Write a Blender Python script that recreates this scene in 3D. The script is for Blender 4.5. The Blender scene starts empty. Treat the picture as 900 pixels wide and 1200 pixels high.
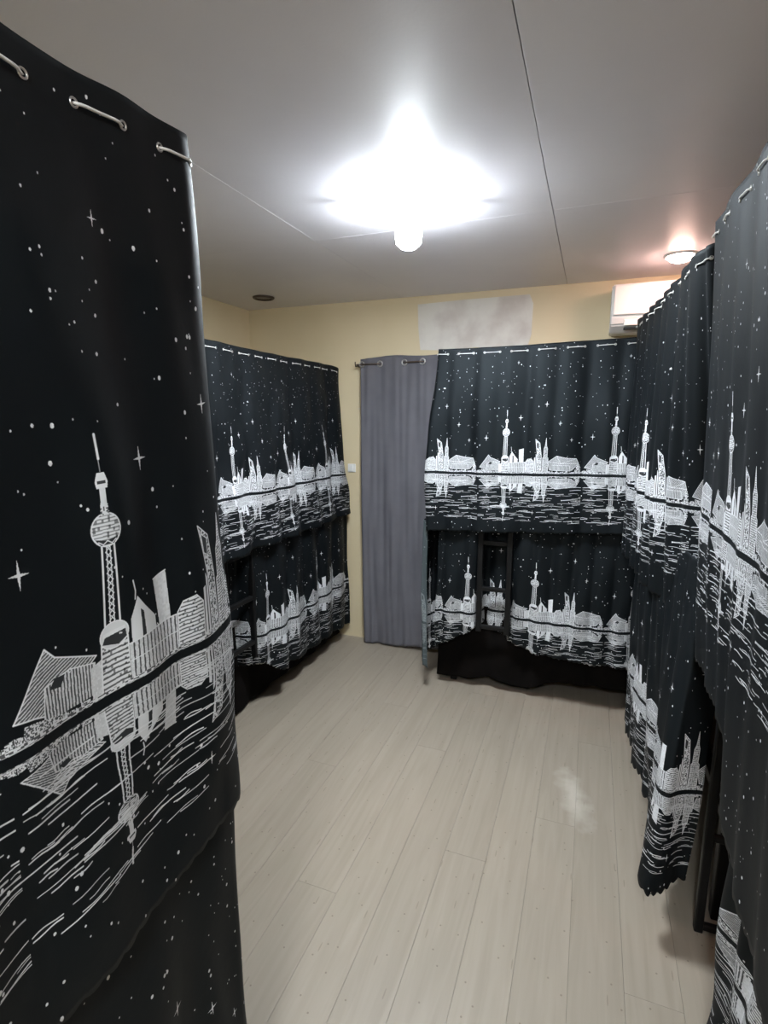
import bpy, bmesh, math, random
import numpy as np
from mathutils import Vector, Matrix

# ------------------------------------------------------------------ camera, world, exposure
SC = bpy.context.scene
C = SC.collection
EYE = 1.62
F, VPX, HY = 630.0, 695.0, 490.0           # focal length / vanishing point in a 900x1200 frame
PITCH = math.atan((600 - HY) / F)
YAW = math.atan((VPX - 450) / F * math.cos(PITCH))
cam_d = bpy.data.cameras.new('camera')
cam = bpy.data.objects.new('camera', cam_d)
C.objects.link(cam)
cam.location = (0, 0, EYE)
cam.rotation_euler = (math.pi / 2 - PITCH, 0, YAW)
cam_d.sensor_fit = 'HORIZONTAL'
cam_d.sensor_width = 36
cam_d.lens = 36 * F / 900
cam_d.clip_start = 0.02
SC.camera = cam

W = bpy.data.worlds.new('world')
SC.world = W
W.use_nodes = True
W.node_tree.nodes['Background'].inputs[0].default_value = (0.5, 0.55, 0.6, 1)
W.node_tree.nodes['Background'].inputs[1].default_value = 0.02

vs = SC.view_settings
vs.view_transform = 'Standard'
vs.look = 'None'
vs.gamma = 1
vs.use_curve_mapping = False
vs.exposure = 0.55

LAMP_STRENGTH = 250.0
BULB_STRENGTH = 70.0
DOWN_STRENGTH = 95.0

# room extents
X0, X1, Y0, Y1, ZC = -2.40, 2.40, -1.60, 3.50, 2.395
LAMP = (-0.67, 2.00)
rnd = random.Random(7)

# ------------------------------------------------------------------ helpers
def tag(o, label=None, cat=None, group=None, kind=None):
    if label: o['label'] = label
    if cat: o['category'] = cat
    if group: o['group'] = group
    if kind: o['kind'] = kind
    return o

def link(name, me, mat=None, parent=None):
    o = bpy.data.objects.new(name, me)
    C.objects.link(o)
    if mat is not None and me is not None and len(me.materials) == 0:
        me.materials.append(mat)
    if parent is not None:
        o.parent = parent
        o.matrix_parent_inverse = Matrix.Identity(4)
    return o

def empty(name, loc=(0, 0, 0)):
    o = bpy.data.objects.new(name, None)
    o.empty_display_size = 0.1
    o.location = loc
    C.objects.link(o)
    return o

def mesh_from_bm(name, bm, smooth=False):
    me = bpy.data.meshes.new(name)
    bmesh.ops.recalc_face_normals(bm, faces=bm.faces)
    bm.to_mesh(me); bm.free()
    if smooth:
        for p in me.polygons: p.use_smooth = True
    return me

def bm_box(bm, lo, hi, bevel=0.0, seg=2):
    m = Matrix.Translation([(a + b) / 2 for a, b in zip(lo, hi)]) @ Matrix.Diagonal([abs(b - a) for a, b in zip(lo, hi)] + [1])
    r = bmesh.ops.create_cube(bm, size=1, matrix=m)
    if bevel > 0:
        es = list({e for v in r['verts'] for e in v.link_edges})
        bmesh.ops.bevel(bm, geom=es, offset=bevel, segments=seg, affect='EDGES', profile=0.5)

def box(name, lo, hi, mat, parent=None, bevel=0.0, seg=2, origin=None):
    o = Vector(origin) if origin else Vector((0, 0, 0))
    bm = bmesh.new()
    bm_box(bm, Vector(lo) - o, Vector(hi) - o, bevel, seg)
    return link(name, mesh_from_bm(name, bm), mat, parent)

def tube_mesh(name, pts, r, n=8, closed_caps=True):
    """round tube along a polyline"""
    pts = [Vector(p) for p in pts]
    vs_, fs = [], []
    up = Vector((0, 0, 1))
    for i, p in enumerate(pts):
        a = pts[max(i - 1, 0)]; b = pts[min(i + 1, len(pts) - 1)]
        d = (b - a).normalized()
        s = d.cross(up)
        if s.length < 1e-3: s = d.cross(Vector((1, 0, 0)))
        s.normalize(); t = s.cross(d).normalized()
        for k in range(n):
            an = 2 * math.pi * k / n
            vs_.append(p + s * (r * math.cos(an)) + t * (r * math.sin(an)))
    for i in range(len(pts) - 1):
        for k in range(n):
            k2 = (k + 1) % n
            fs.append((i * n + k, i * n + k2, (i + 1) * n + k2, (i + 1) * n + k))
    if closed_caps:
        fs.append(tuple(range(n - 1, -1, -1)))
        L = (len(pts) - 1) * n
        fs.append(tuple(range(L, L + n)))
    me = bpy.data.meshes.new(name)
    me.from_pydata([tuple(v) for v in vs_], [], fs)
    for p in me.polygons: p.use_smooth = True
    return me

def square_bar(name, a, b, w, mat, parent, bevel=0.004):
    """square steel tube from a to b (parent-space)"""
    a, b = Vector(a), Vector(b)
    d = b - a
    bm = bmesh.new()
    bm_box(bm, (-w / 2, -w / 2, 0), (w / 2, w / 2, d.length), bevel, 2)
    q = Vector((0, 0, 1)).rotation_difference(d.normalized())
    bmesh.ops.transform(bm, matrix=Matrix.Translation(a) @ q.to_matrix().to_4x4(), verts=bm.verts)
    return link(name, mesh_from_bm(name, bm), mat, parent)

def torus_mesh(name, R, r, n=20, m=8):
    vs_, fs = [], []
    for i in range(n):
        a = 2 * math.pi * i / n
        for j in range(m):
            b = 2 * math.pi * j / m
            vs_.append(((R + r * math.cos(b)) * math.cos(a), (R + r * math.cos(b)) * math.sin(a), r * math.sin(b)))
    for i in range(n):
        for j in range(m):
            fs.append((i * m + j, ((i + 1) % n) * m + j, ((i + 1) % n) * m + (j + 1) % m, i * m + (j + 1) % m))
    me = bpy.data.meshes.new(name)
    me.from_pydata(vs_, [], fs)
    for p in me.polygons: p.use_smooth = True
    return me

def lathe(name, prof, n=40, cap=True):
    """profile [(r,z)...] around z"""
    bm = bmesh.new()
    rings = []
    for r, z in prof:
        rings.append([bm.verts.new((r * math.cos(2 * math.pi * k / n), r * math.sin(2 * math.pi * k / n), z)) for k in range(n)])
    for a, b in zip(rings, rings[1:]):
        for k in range(n):
            bm.faces.new((a[k], a[(k + 1) % n], b[(k + 1) % n], b[k]))
    if cap:
        bm.faces.new(rings[0]); bm.faces.new(rings[-1])
    return mesh_from_bm(name, bm, True)

# ------------------------------------------------------------------ materials
def new_mat(name):
    m = bpy.data.materials.new(name)
    m.use_nodes = True
    nt = m.node_tree
    return m, nt, nt.nodes['Principled BSDF']

def N(nt, typ, **kw):
    n = nt.nodes.new(typ)
    for k, v in kw.items(): setattr(n, k, v)
    return n

def plain(name, col, rough=0.5, metal=0.0, spec=0.5):
    m, nt, b = new_mat(name)
    b.inputs['Base Color'].default_value = (*col, 1)
    b.inputs['Roughness'].default_value = rough
    b.inputs['Metallic'].default_value = metal
    b.inputs['Specular IOR Level'].default_value = spec
    # fine procedural variation of gloss
    tc = N(nt, 'ShaderNodeTexCoord'); no = N(nt, 'ShaderNodeTexNoise')
    no.inputs['Scale'].default_value = 40
    nt.links.new(tc.outputs['Object'], no.inputs['Vector'])
    mr = N(nt, 'ShaderNodeMapRange')
    mr.inputs['To Min'].default_value = max(rough - 0.06, 0.02); mr.inputs['To Max'].default_value = min(rough + 0.06, 1)
    nt.links.new(no.outputs['Fac'], mr.inputs['Value']); nt.links.new(mr.outputs['Result'], b.inputs['Roughness'])
    return m

def mottled(name, c1, c2, scale, rough, bump=0.0, bscale=120, coord='Object', detail=4, lo=0.35, hi=0.65):
    m, nt, b = new_mat(name)
    tc = N(nt, 'ShaderNodeTexCoord')
    no = N(nt, 'ShaderNodeTexNoise'); no.inputs['Scale'].default_value = scale; no.inputs['Detail'].default_value = detail
    nt.links.new(tc.outputs[coord], no.inputs['Vector'])
    cr = N(nt, 'ShaderNodeValToRGB')
    cr.color_ramp.elements[0].position = lo; cr.color_ramp.elements[0].color = (*c1, 1)
    cr.color_ramp.elements[1].position = hi; cr.color_ramp.elements[1].color = (*c2, 1)
    nt.links.new(no.outputs['Fac'], cr.inputs['Fac']); nt.links.new(cr.outputs['Color'], b.inputs['Base Color'])
    b.inputs['Roughness'].default_value = rough
    if bump > 0:
        n2 = N(nt, 'ShaderNodeTexNoise'); n2.inputs['Scale'].default_value = bscale; n2.inputs['Detail'].default_value = 3
        nt.links.new(tc.outputs[coord], n2.inputs['Vector'])
        bp = N(nt, 'ShaderNodeBump'); bp.inputs['Strength'].default_value = bump; bp.inputs['Distance'].default_value = 0.002
        nt.links.new(n2.outputs['Fac'], bp.inputs['Height']); nt.links.new(bp.outputs['Normal'], b.inputs['Normal'])
    return m

def floor_mat():
    m, nt, b = new_mat('pale_vinyl_wood')
    L = nt.links
    tc = N(nt, 'ShaderNodeTexCoord'); oi = N(nt, 'ShaderNodeObjectInfo'); ge = N(nt, 'ShaderNodeNewGeometry')
    # per-plank offset so that the grain does not run on
    off = N(nt, 'ShaderNodeVectorMath', operation='SCALE'); off.inputs[0].default_value = (7.3, 3.1, 5.7)
    L.new(oi.outputs['Random'], off.inputs['Scale'])
    add = N(nt, 'ShaderNodeVectorMath', operation='ADD')
    L.new(ge.outputs['Position'], add.inputs[0]); L.new(off.outputs[0], add.inputs[1])
    mp = N(nt, 'ShaderNodeMapping'); mp.inputs['Scale'].default_value = (26, 1.6, 1)
    L.new(add.outputs[0], mp.inputs['Vector'])
    n1 = N(nt, 'ShaderNodeTexNoise'); n1.inputs['Scale'].default_value = 1.0; n1.inputs['Detail'].default_value = 6; n1.inputs['Distortion'].default_value = 1.4
    L.new(mp.outputs[0], n1.inputs['Vector'])
    cr = N(nt, 'ShaderNodeValToRGB')
    cr.color_ramp.elements[0].position = 0.28; cr.color_ramp.elements[0].color = (0.292, 0.248, 0.196, 1)
    cr.color_ramp.elements[1].position = 0.72; cr.color_ramp.elements[1].color = (0.342, 0.292, 0.234, 1)
    L.new(n1.outputs['Fac'], cr.inputs['Fac'])
    # board-to-board tone
    mr = N(nt, 'ShaderNodeMapRange'); mr.inputs['To Min'].default_value = 0.965; mr.inputs['To Max'].default_value = 1.03
    L.new(oi.outputs['Random'], mr.inputs['Value'])
    hs = N(nt, 'ShaderNodeHueSaturation'); L.new(cr.outputs['Color'], hs.inputs['Color']); L.new(mr.outputs['Result'], hs.inputs['Value'])
    # worn, dulled areas
    n2 = N(nt, 'ShaderNodeTexNoise'); n2.inputs['Scale'].default_value = 1.7; n2.inputs['Detail'].default_value = 3
    L.new(ge.outputs['Position'], n2.inputs['Vector'])
    m2 = N(nt, 'ShaderNodeMapRange'); m2.inputs['To Min'].default_value = 0.93; m2.inputs['To Max'].default_value = 1.06
    L.new(n2.outputs['Fac'], m2.inputs['Value'])
    hs2 = N(nt, 'ShaderNodeHueSaturation'); L.new(hs.outputs['Color'], hs2.inputs['Color']); L.new(m2.outputs['Result'], hs2.inputs['Value'])
    # dark chips and scuffs
    v = N(nt, 'ShaderNodeTexVoronoi'); v.voronoi_dimensions = '2D'; v.inputs['Scale'].default_value = 9; v.inputs['Randomness'].default_value = 1
    L.new(ge.outputs['Position'], v.inputs['Vector'])
    lt = N(nt, 'ShaderNodeMath', operation='LESS_THAN'); lt.inputs[1].default_value = 0.026
    L.new(v.outputs['Distance'], lt.inputs[0])
    mp3 = N(nt, 'ShaderNodeMapping'); mp3.inputs['Scale'].default_value = (34, 4.5, 1); mp3.inputs['Rotation'].default_value = (0, 0, 0.12)
    L.new(ge.outputs['Position'], mp3.inputs['Vector'])
    v3 = N(nt, 'ShaderNodeTexVoronoi'); v3.voronoi_dimensions = '2D'; v3.inputs['Scale'].default_value = 1.0
    L.new(mp3.outputs[0], v3.inputs['Vector'])
    lt3 = N(nt, 'ShaderNodeMath', operation='LESS_THAN'); lt3.inputs[1].default_value = 0.075
    L.new(v3.outputs['Distance'], lt3.inputs[0])
    gate = N(nt, 'ShaderNodeMath', operation='GREATER_THAN'); gate.inputs[1].default_value = 0.86
    sep = N(nt, 'ShaderNodeSeparateColor'); L.new(v3.outputs['Color'], sep.inputs[0]); L.new(sep.outputs[0], gate.inputs[0])
    mu = N(nt, 'ShaderNodeMath', operation='MULTIPLY'); L.new(lt3.outputs[0], mu.inputs[0]); L.new(gate.outputs[0], mu.inputs[1])
    sc3 = N(nt, 'ShaderNodeMath', operation='MULTIPLY'); sc3.inputs[1].default_value = 0.35; L.new(mu.outputs[0], sc3.inputs[0])
    sc1 = N(nt, 'ShaderNodeMath', operation='MULTIPLY'); sc1.inputs[1].default_value = 0.55; L.new(lt.outputs[0], sc1.inputs[0])
    mx0 = N(nt, 'ShaderNodeMath', operation='MAXIMUM'); L.new(sc1.outputs[0], mx0.inputs[0]); L.new(sc3.outputs[0], mx0.inputs[1])
    mix = N(nt, 'ShaderNodeMix', data_type='RGBA'); mix.inputs[7].default_value = (0.14, 0.10, 0.07, 1)
    L.new(mx0.outputs[0], mix.inputs[0]); L.new(hs2.outputs['Color'], mix.inputs[6])
    # one paler oval patch, its edge broken up by noise
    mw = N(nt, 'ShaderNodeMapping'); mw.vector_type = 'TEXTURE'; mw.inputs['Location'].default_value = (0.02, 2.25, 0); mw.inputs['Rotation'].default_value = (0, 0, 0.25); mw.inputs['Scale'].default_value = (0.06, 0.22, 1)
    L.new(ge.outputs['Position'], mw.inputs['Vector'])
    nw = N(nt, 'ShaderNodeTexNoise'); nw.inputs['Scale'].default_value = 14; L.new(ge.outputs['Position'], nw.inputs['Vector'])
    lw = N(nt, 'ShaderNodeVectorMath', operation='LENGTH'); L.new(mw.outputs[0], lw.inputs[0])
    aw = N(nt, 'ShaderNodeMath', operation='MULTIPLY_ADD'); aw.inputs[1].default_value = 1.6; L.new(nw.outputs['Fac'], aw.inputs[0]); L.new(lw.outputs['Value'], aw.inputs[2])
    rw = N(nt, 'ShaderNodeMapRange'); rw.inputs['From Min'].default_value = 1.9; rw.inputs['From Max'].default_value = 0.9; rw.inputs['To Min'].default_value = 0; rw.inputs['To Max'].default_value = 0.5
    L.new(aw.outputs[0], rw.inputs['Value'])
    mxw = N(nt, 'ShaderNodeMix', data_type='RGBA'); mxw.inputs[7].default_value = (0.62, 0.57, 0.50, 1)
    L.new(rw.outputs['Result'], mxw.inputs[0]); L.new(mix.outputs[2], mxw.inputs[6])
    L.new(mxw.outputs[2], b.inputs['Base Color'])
    b.inputs['Roughness'].default_value = 0.42
    b.inputs['Specular IOR Level'].default_value = 0.35
    bp = N(nt, 'ShaderNodeBump'); bp.inputs['Strength'].default_value = 0.12; bp.inputs['Distance'].default_value = 0.001
    L.new(n1.outputs['Fac'], bp.inputs['Height']); L.new(bp.outputs['Normal'], b.inputs['Normal'])
    return m

def emit(name, col, strength):
    m = bpy.data.materials.new(name); m.use_nodes = True
    nt = m.node_tree
    for n in list(nt.nodes): nt.nodes.remove(n)
    o = N(nt, 'ShaderNodeOutputMaterial'); e = N(nt, 'ShaderNodeEmission')
    e.inputs[0].default_value = (*col, 1); e.inputs[1].default_value = strength
    nt.links.new(e.outputs[0], o.inputs[0])
    return m

# ------------------------------------------------------------------ the printed fabric: skyline pattern drawn by code
PER, HGT, HOR = 0.55, 1.04, 0.71           # repeat width, print height, shoreline depth (metres)
def draw_print():
    Wp = 1024; S = Wp / PER; Hp = int(HGT * S); h0 = int(HOR * S)
    K = Wp / 403.0; AX = 108.0             # drawing units -> pixels ; tower axis
    cv = np.zeros((Hp, Wp), np.float32)
    rg = np.random.RandomState(11); rr = random.Random(5)
    sky = np.zeros((Hp, Wp), np.float32)
    def inside(poly, x0, x1, y0, y1):
        yy, xx = np.mgrid[y0:y1, x0:x1].astype(np.float32)
        r = np.zeros(xx.shape, bool)
        n = len(poly)
        for i in range(n):
            ax, ay = poly[i]; bx, by = poly[(i + 1) % n]
            c = ((ay > yy) != (by > yy))
            with np.errstate(divide='ignore', invalid='ignore'):
                xi = (bx - ax) * (yy - ay) / ((by - ay) if by != ay else 1e-6) + ax
            r ^= c & (xx < xi)
        return r, xx, yy
    def P(u, v):                            # units (y up from the shoreline) -> pixel
        return ((u + AX) * K, h0 - v * K)
    def fill(arr, pts, val):
        q = [P(*p) for p in pts]
        x0 = max(int(min(p[0] for p in q)) - 1, 0); x1 = min(int(max(p[0] for p in q)) + 2, Wp)
        y0 = max(int(min(p[1] for p in q)) - 1, 0); y1 = min(int(max(p[1] for p in q)) + 2, Hp)
        if x1 <= x0 or y1 <= y0: return
        m, xx, yy = inside(q, x0, x1, y0, y1)
        sub = arr[y0:y1, x0:x1]
        vv = val(xx / K - AX, (h0 - yy) / K) if callable(val) else val
        sub[m] = vv[m] if hasattr(vv, 'shape') else vv
    def seg(arr, a, b, w, val=1.0):
        ax, ay = P(*a); bx, by = P(*b); w = w * K / 2
        x0 = max(int(min(ax, bx) - w - 1), 0); x1 = min(int(max(ax, bx) + w + 2), Wp)
        y0 = max(int(min(ay, by) - w - 1), 0); y1 = min(int(max(ay, by) + w + 2), Hp)
        if x1 <= x0 or y1 <= y0: return
        yy, xx = np.mgrid[y0:y1, x0:x1].astype(np.float32)
        dx, dy = bx - ax, by - ay; LL = dx * dx + dy * dy + 1e-6
        t = np.clip(((xx - ax) * dx + (yy - ay) * dy) / LL, 0, 1)
        d = np.hypot(xx - ax - t * dx, yy - ay - t * dy)
        a_ = np.clip(w - d + 0.5, 0, 1)
        sub = arr[y0:y1, x0:x1]; sub[:] = sub * (1 - a_) + val * a_
    def path(arr, pts, w, val=1.0, close=False):
        if close: pts = list(pts) + [pts[0]]
        for a, b in zip(pts, pts[1:]): seg(arr, a, b, w, val)
    def ell(arr, c, rx, ry, val):
        pts = [(c[0] + rx * math.cos(t * math.pi / 16), c[1] + ry * math.sin(t * math.pi / 16)) for t in range(32)]
        fill(arr, pts, val)
        return pts
    noise = rg.rand(97, 131).astype(np.float32)
    def nz(u, v, fu, fv):
        return noise[(np.floor(v * fv).astype(int)) % 97, (np.floor(u * fu).astype(int)) % 131]
    def vstripe(per, duty, lo=0.10, hi=0.92): return lambda u, v: np.where(((u + 0.5 * (nz(u, v, 0.1, 0.3) - .5)) / per) % 1 < duty, hi, lo) * (0.75 + 0.25 * nz(u, v, .8, .8))
    def hstripe(per, duty, lo=0.15, hi=0.92): return lambda u, v: np.where(((v + 0.6 * (nz(u, v, 0.25, 0.05) - .5)) / per) % 1 < duty, hi, lo) * np.where(nz(u, v, .5, .35) < .12, 0.3, 1)
    def diag(per, duty, k, lo=0.12, hi=0.85): return lambda u, v: np.where(((v + k * u + 0.8 * nz(u, v, .2, .2)) / per) % 1 < duty, hi, lo)
    def brick(a, b): return lambda u, v: np.where((nz(u, v, a, b) < .42), 0.10, 0.90)
    c = sky
    # low tree/hut strip along the shore
    u = -108.0
    while u < 295:
        w = rr.uniform(3, 8); h = rr.uniform(5, 14)
        fill(c, [(u, 3), (u, h), (u + w, h + rr.uniform(-2, 2)), (u + w, 3)], brick(1.1, 0.9))
        u += w + rr.uniform(-0.5, 1.0)
    # crown-shaped hall
    crown = [(174, 16), (167, 46), (200, 68), (238, 60), (272, 58), (281, 40), (258, 15)]
    fill(c, crown, diag(3.4, 0.42, 0.45)); path(c, crown, 1.4, close=True)
    path(c, [(167, 46), (215, 40), (281, 40)], 1.2); path(c, [(200, 68), (215, 40), (272, 58)], 1.0)
    fill(c, [(180, 14), (182, 34), (250, 32), (252, 12)], vstripe(4, .5)); path(c, [(180, 14), (182, 34), (250, 32), (252, 12)], 1, close=True)
    # small domed pavilion with trees
    fill(c, [(268, 5), (268, 17), (288, 17), (288, 5)], brick(.9, .8))
    ell(c, (280, 25), 7.5, 8, brick(.6, .6)); path(c, [(272, 24), (288, 24)], 1.6); ell(c, (280, 34), 4.5, 3.5, 0.9); ell(c, (280, 34), 2.5, 1.6, 0.05)
    # kite-roofed museum
    kite = [(-100, 24), (-66, 72), (-58, 62), (-18, 46), (-26, 40), (-60, 12), (-82, 20)]
    fill(c, kite, diag(3.0, .38, -0.5)); path(c, kite, 1.3, close=True)
    fill(c, [(-74, 10), (-70, 40), (-46, 46), (-20, 40), (-22, 10)], vstripe(3.2, .55)); path(c, [(-74, 10), (-70, 40), (-46, 46), (-20, 40), (-22, 10)], 1.1)
    fill(c, [(-66, 36), (-60, 44), (-50, 44), (-55, 34)], 0.03)
    fill(c, [(-95, 4), (-92, 18), (-80, 16), (-60, 10), (-60, 4)], brick(.9, .9))
    # block and slabs around the tower foot
    fill(c, [(-25, 6), (-24, 36), (-12, 40), (-10, 6)], lambda u, v: 0.75 + 0.2 * nz(u, v, .6, .6))
    path(c, [(-7, 8), (-8, 60), (-5, 64), (-3, 8)], 1.4)
    # tower shaft, ball, neck, antenna
    fill(c, [(-7, 60), (-6.5, 150), (6.5, 150), (7, 60)], 0.0)
    for s in (-1, 1): path(c, [(s * 7.5, 60), (s * 5.6, 148)], 1.7)
    path(c, [(-2, 62), (-1.6, 148)], 0.8); path(c, [(2, 62), (1.6, 148)], 0.8)
    for k in range(13):
        y = 66 + k * 6.6
        path(c, [(-2.6, y), (0, y + 3.3), (2.6, y), (0, y - 3.0), (-2.6, y)], 0.8)
    fill(c, [(-14, 5), (-12, 52), (14, 52), (16, 5)], hstripe(5, .6)); path(c, [(-14, 5), (-12, 52), (14, 52), (16, 5)], 1.4)
    b = ell(c, (1, 58), 14, 13, 0.85); path(c, b, 1.0, close=True); fill(c, [(-11, 52), (-8, 59), (12, 60), (13, 52), (5, 47)], 0.04)
    fill(c, [(-10, 62), (12, 64), (11, 60), (-10, 58)], 0.95)
    b = ell(c, (0, 159), 13.5, 15, hstripe(3.2, .62, 0.35)); path(c, b, 1.1, close=True)
    fill(c, [(-11, 152), (-6, 145.5), (6, 145.5), (11, 152), (0, 149)], 0.03)
    path(c, [(-8, 149), (-4, 146), (0, 149), (4, 146), (8, 149)], 0.9)
    fill(c, [(-4, 172), (-3.4, 182), (3.4, 182), (4, 172)], brick(.8, .8))
    fill(c, [(-3, 180), (-2.6, 198), (2.6, 198), (3, 180)], 0.9)
    fill(c, [(-5, 196), (-6, 202), (-3.5, 210), (3.5, 210), (6, 202), (5, 196)], 0.95); fill(c, [(-4, 200), (-4, 203), (4, 203), (4, 200)], 0.05)
    seg(c, (0, 211), (-.4, 222), 0.7, 0.6); seg(c, (0, 222), (-1, 243), 2.2)
    # pointed twin block, slab, arcade, drum
    fill(c, [(19, 8), (18, 66), (27, 86), (37, 72), (50, 56), (51, 8)], 0.92)
    fill(c, [(31, 8), (30, 72), (34, 68), (37, 8)], 0.03); path(c, [(24, 84), (25, 92), (23, 103)], 1.3)
    fill(c, [(57, 8), (53, 92), (71, 96), (73, 8)], lambda u, v: 0.80 + 0.15 * nz(u, v, .4, .4)); path(c, [(53, 92), (71, 96)], 1.2)
    path(c, [(52, 46), (58, 36), (64, 46)], 1.0)
    arc = [(15, 6), (15, 42), (80, 44), (80, 6)]
    fill(c, arc, vstripe(5.2, .68)); path(c, [(15, 42), (80, 44)], 1.3); path(c, [(15, 24), (80, 25)], .9)
    dr = [(81, 6), (81, 46), (88, 56), (104, 58), (113, 48), (113, 6)]
    fill(c, dr, hstripe(4.2, .62)); path(c, dr, 1.1)
    fill(c, [(115, 6), (115, 62), (119, 64), (119, 6)], .92); fill(c, [(121, 6), (121, 78), (124, 72), (124, 6)], .9)
    # bottle-opener tower
    bo = [(127, 6), (126, 72), (117, 132), (134, 118), (142, 70), (144, 6)]
    fill(c, bo, brick(.55, .7)); path(c, bo, 1.3)
    fill(c, [(121, 122), (123, 100), (130, 96), (131, 115)], 0.04); path(c, [(121, 122), (123, 100), (130, 96), (131, 115)], 1.0, close=True)
    # tapering tower
    jt = [(147, 6), (147, 62), (150, 64), (150, 96), (154, 106), (157, 136), (160, 106), (164, 96), (164, 64), (168, 60), (168, 6)]
    fill(c, jt, hstripe(3.4, .66, .2)); path(c, jt, 1.1)
    for u in (153, 157, 161): seg(c, (u, 8), (u, 98), .7, .15)
    # front hedge and quay
    fill(c, [(-108, 2.5), (-108, 6), (295, 6), (295, 2.5)], brick(.35, .9))
    # compose: sky picture + reflection
    cv[:] = sky
    rows = np.arange(h0 + int(9 * K), Hp)
    src = (h0 - (rows - h0 - 7 * K) / 0.74).astype(int)
    ok = (src > 0)
    refl = sky[np.clip(src, 0, Hp - 1)] * ok[:, None]
    sh = (2.0 * K * np.sin(rows * 0.045)).astype(int)
    for i in range(len(rows)):
        refl[i] = np.roll(refl[i], sh[i] // 3)
    cv[h0 + int(9 * K):] = refl * 0.9
    cv[h0 - int(2 * K):h0 + int(9 * K)] = 0
    x = np.arange(Wp)
    for k, yv in ((2, 2.4), (1, -10.0)):
        base = (h0 - yv * K + 1.5 * np.sin(x * 2 * math.pi * 3 / Wp)).astype(int)
        for t in range(3): cv[base + t, x] = np.maximum(cv[base + t, x], 0.75 * (rg.rand(Wp // 8 + 1).repeat(8)[:Wp] > .25))
    # water strokes
    for k in range(190):
        v = -rr.uniform(34, 188) if k > 22 else -rr.uniform(18, 60)
        L = rr.uniform(14, 66); u = rr.uniform(-112, 296); w = rr.uniform(0.8, 1.5)
        pts = []; 
        for j in range(6):
            pts.append((u + L * j / 5, v + 0.9 * math.sin(j * 1.1 + k) + 0.02 * L * j / 5))
        path(cv, pts, w, rr.uniform(.7, 1))
    cv[h0 + int(192 * K):] = 0
    # stars: dots and four-pointed sparkles
    for k in range(165):
        u = rr.uniform(-105, 290); v = rr.uniform(40, 515)
        px, py = P(u, v)
        if cv[int(min(max(py, 0), Hp - 1)), int(min(max(px, 0), Wp - 1))] > 0.2: continue
        r = rr.choice([.9, 1.0, 1.1, 1.3, 1.7, 2.3]); ell(cv, (u, v), r * .74, r * .96, 0.9)
    for k in range(75):
        r = rr.choice([.9, 1.1, 1.5, 2.0]); ell(cv, (rr.uniform(-105, 290), -rr.uniform(60, 238)), r * .85, r * 1.1, 0.9)
    for (u, v, s) in [(52, 214, 13), (-78, 138, 13), (205, 190, 11), (150, 262, 12), (250, 128, 9), (115, -150, 10), (30, 420, 8)]:
        pts = []
        for j in range(8):
            rad = s if j % 4 == 0 else (s * .72 if j % 2 == 0 else s * .14)
            an = math.pi / 2 + j * math.pi / 4
            pts.append((u + rad * math.cos(an), v + rad * math.sin(an)))
        fill(cv, pts, 0.97)
    img = bpy.data.images.new('skyline_print', Wp, Hp, alpha=False, float_buffer=False)
    img.colorspace_settings.name = 'Non-Color'
    out = np.ones((Hp, Wp, 4), np.float32)
    out[..., :3] = cv[::-1, :, None]
    img.pixels.foreach_set(out.ravel())
    img.update(); img.pack()
    return img

PRINT = draw_print()

def print_mat(name, base, ink, rough, spec, ink_amount):
    m, nt, b = new_mat(name)
    L = nt.links
    uv = N(nt, 'ShaderNodeUVMap'); uv.uv_map = 'fabric'
    tx = N(nt, 'ShaderNodeTexImage'); tx.image = PRINT; tx.extension = 'REPEAT'
    L.new(uv.outputs[0], tx.inputs[0])
    tc = N(nt, 'ShaderNodeTexCoord')
    no = N(nt, 'ShaderNodeTexNoise'); no.inputs['Scale'].default_value = 9; no.inputs['Detail'].default_value = 4
    L.new(tc.outputs['Object'], no.inputs['Vector'])
    mr = N(nt, 'ShaderNodeMapRange'); mr.inputs['To Min'].default_value = 0.75 * ink_amount; mr.inputs['To Max'].default_value = ink_amount
    L.new(no.outputs['Fac'], mr.inputs['Value'])
    mu = N(nt, 'ShaderNodeMath', operation='MULTIPLY'); L.new(tx.outputs['Color'], mu.inputs[0]); L.new(mr.outputs['Result'], mu.inputs[1])
    mix = N(nt, 'ShaderNodeMix', data_type='RGBA')
    mix.inputs[6].default_value = (*base, 1); mix.inputs[7].default_value = (*ink, 1)
    L.new(mu.outputs[0], mix.inputs[0]); L.new(mix.outputs[2], b.inputs['Base Color'])
    b.inputs['Roughness'].default_value = rough
    b.inputs['Specular IOR Level'].default_value = spec
    b.inputs['Specular Tint'].default_value = (0.80, 0.92, 1.0, 1)
    # crumpled weave
    n2 = N(nt, 'ShaderNodeTexNoise'); n2.inputs['Scale'].default_value = 22; n2.inputs['Detail'].default_value = 5; n2.inputs['Distortion'].default_value = .6
    L.new(tc.outputs['Object'], n2.inputs['Vector'])
    bp = N(nt, 'ShaderNodeBump'); bp.inputs['Strength'].default_value = 0.14; bp.inputs['Distance'].default_value = 0.004
    L.new(n2.outputs['Fac'], bp.inputs['Height']); L.new(bp.outputs['Normal'], b.inputs['Normal'])
    return m

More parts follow.
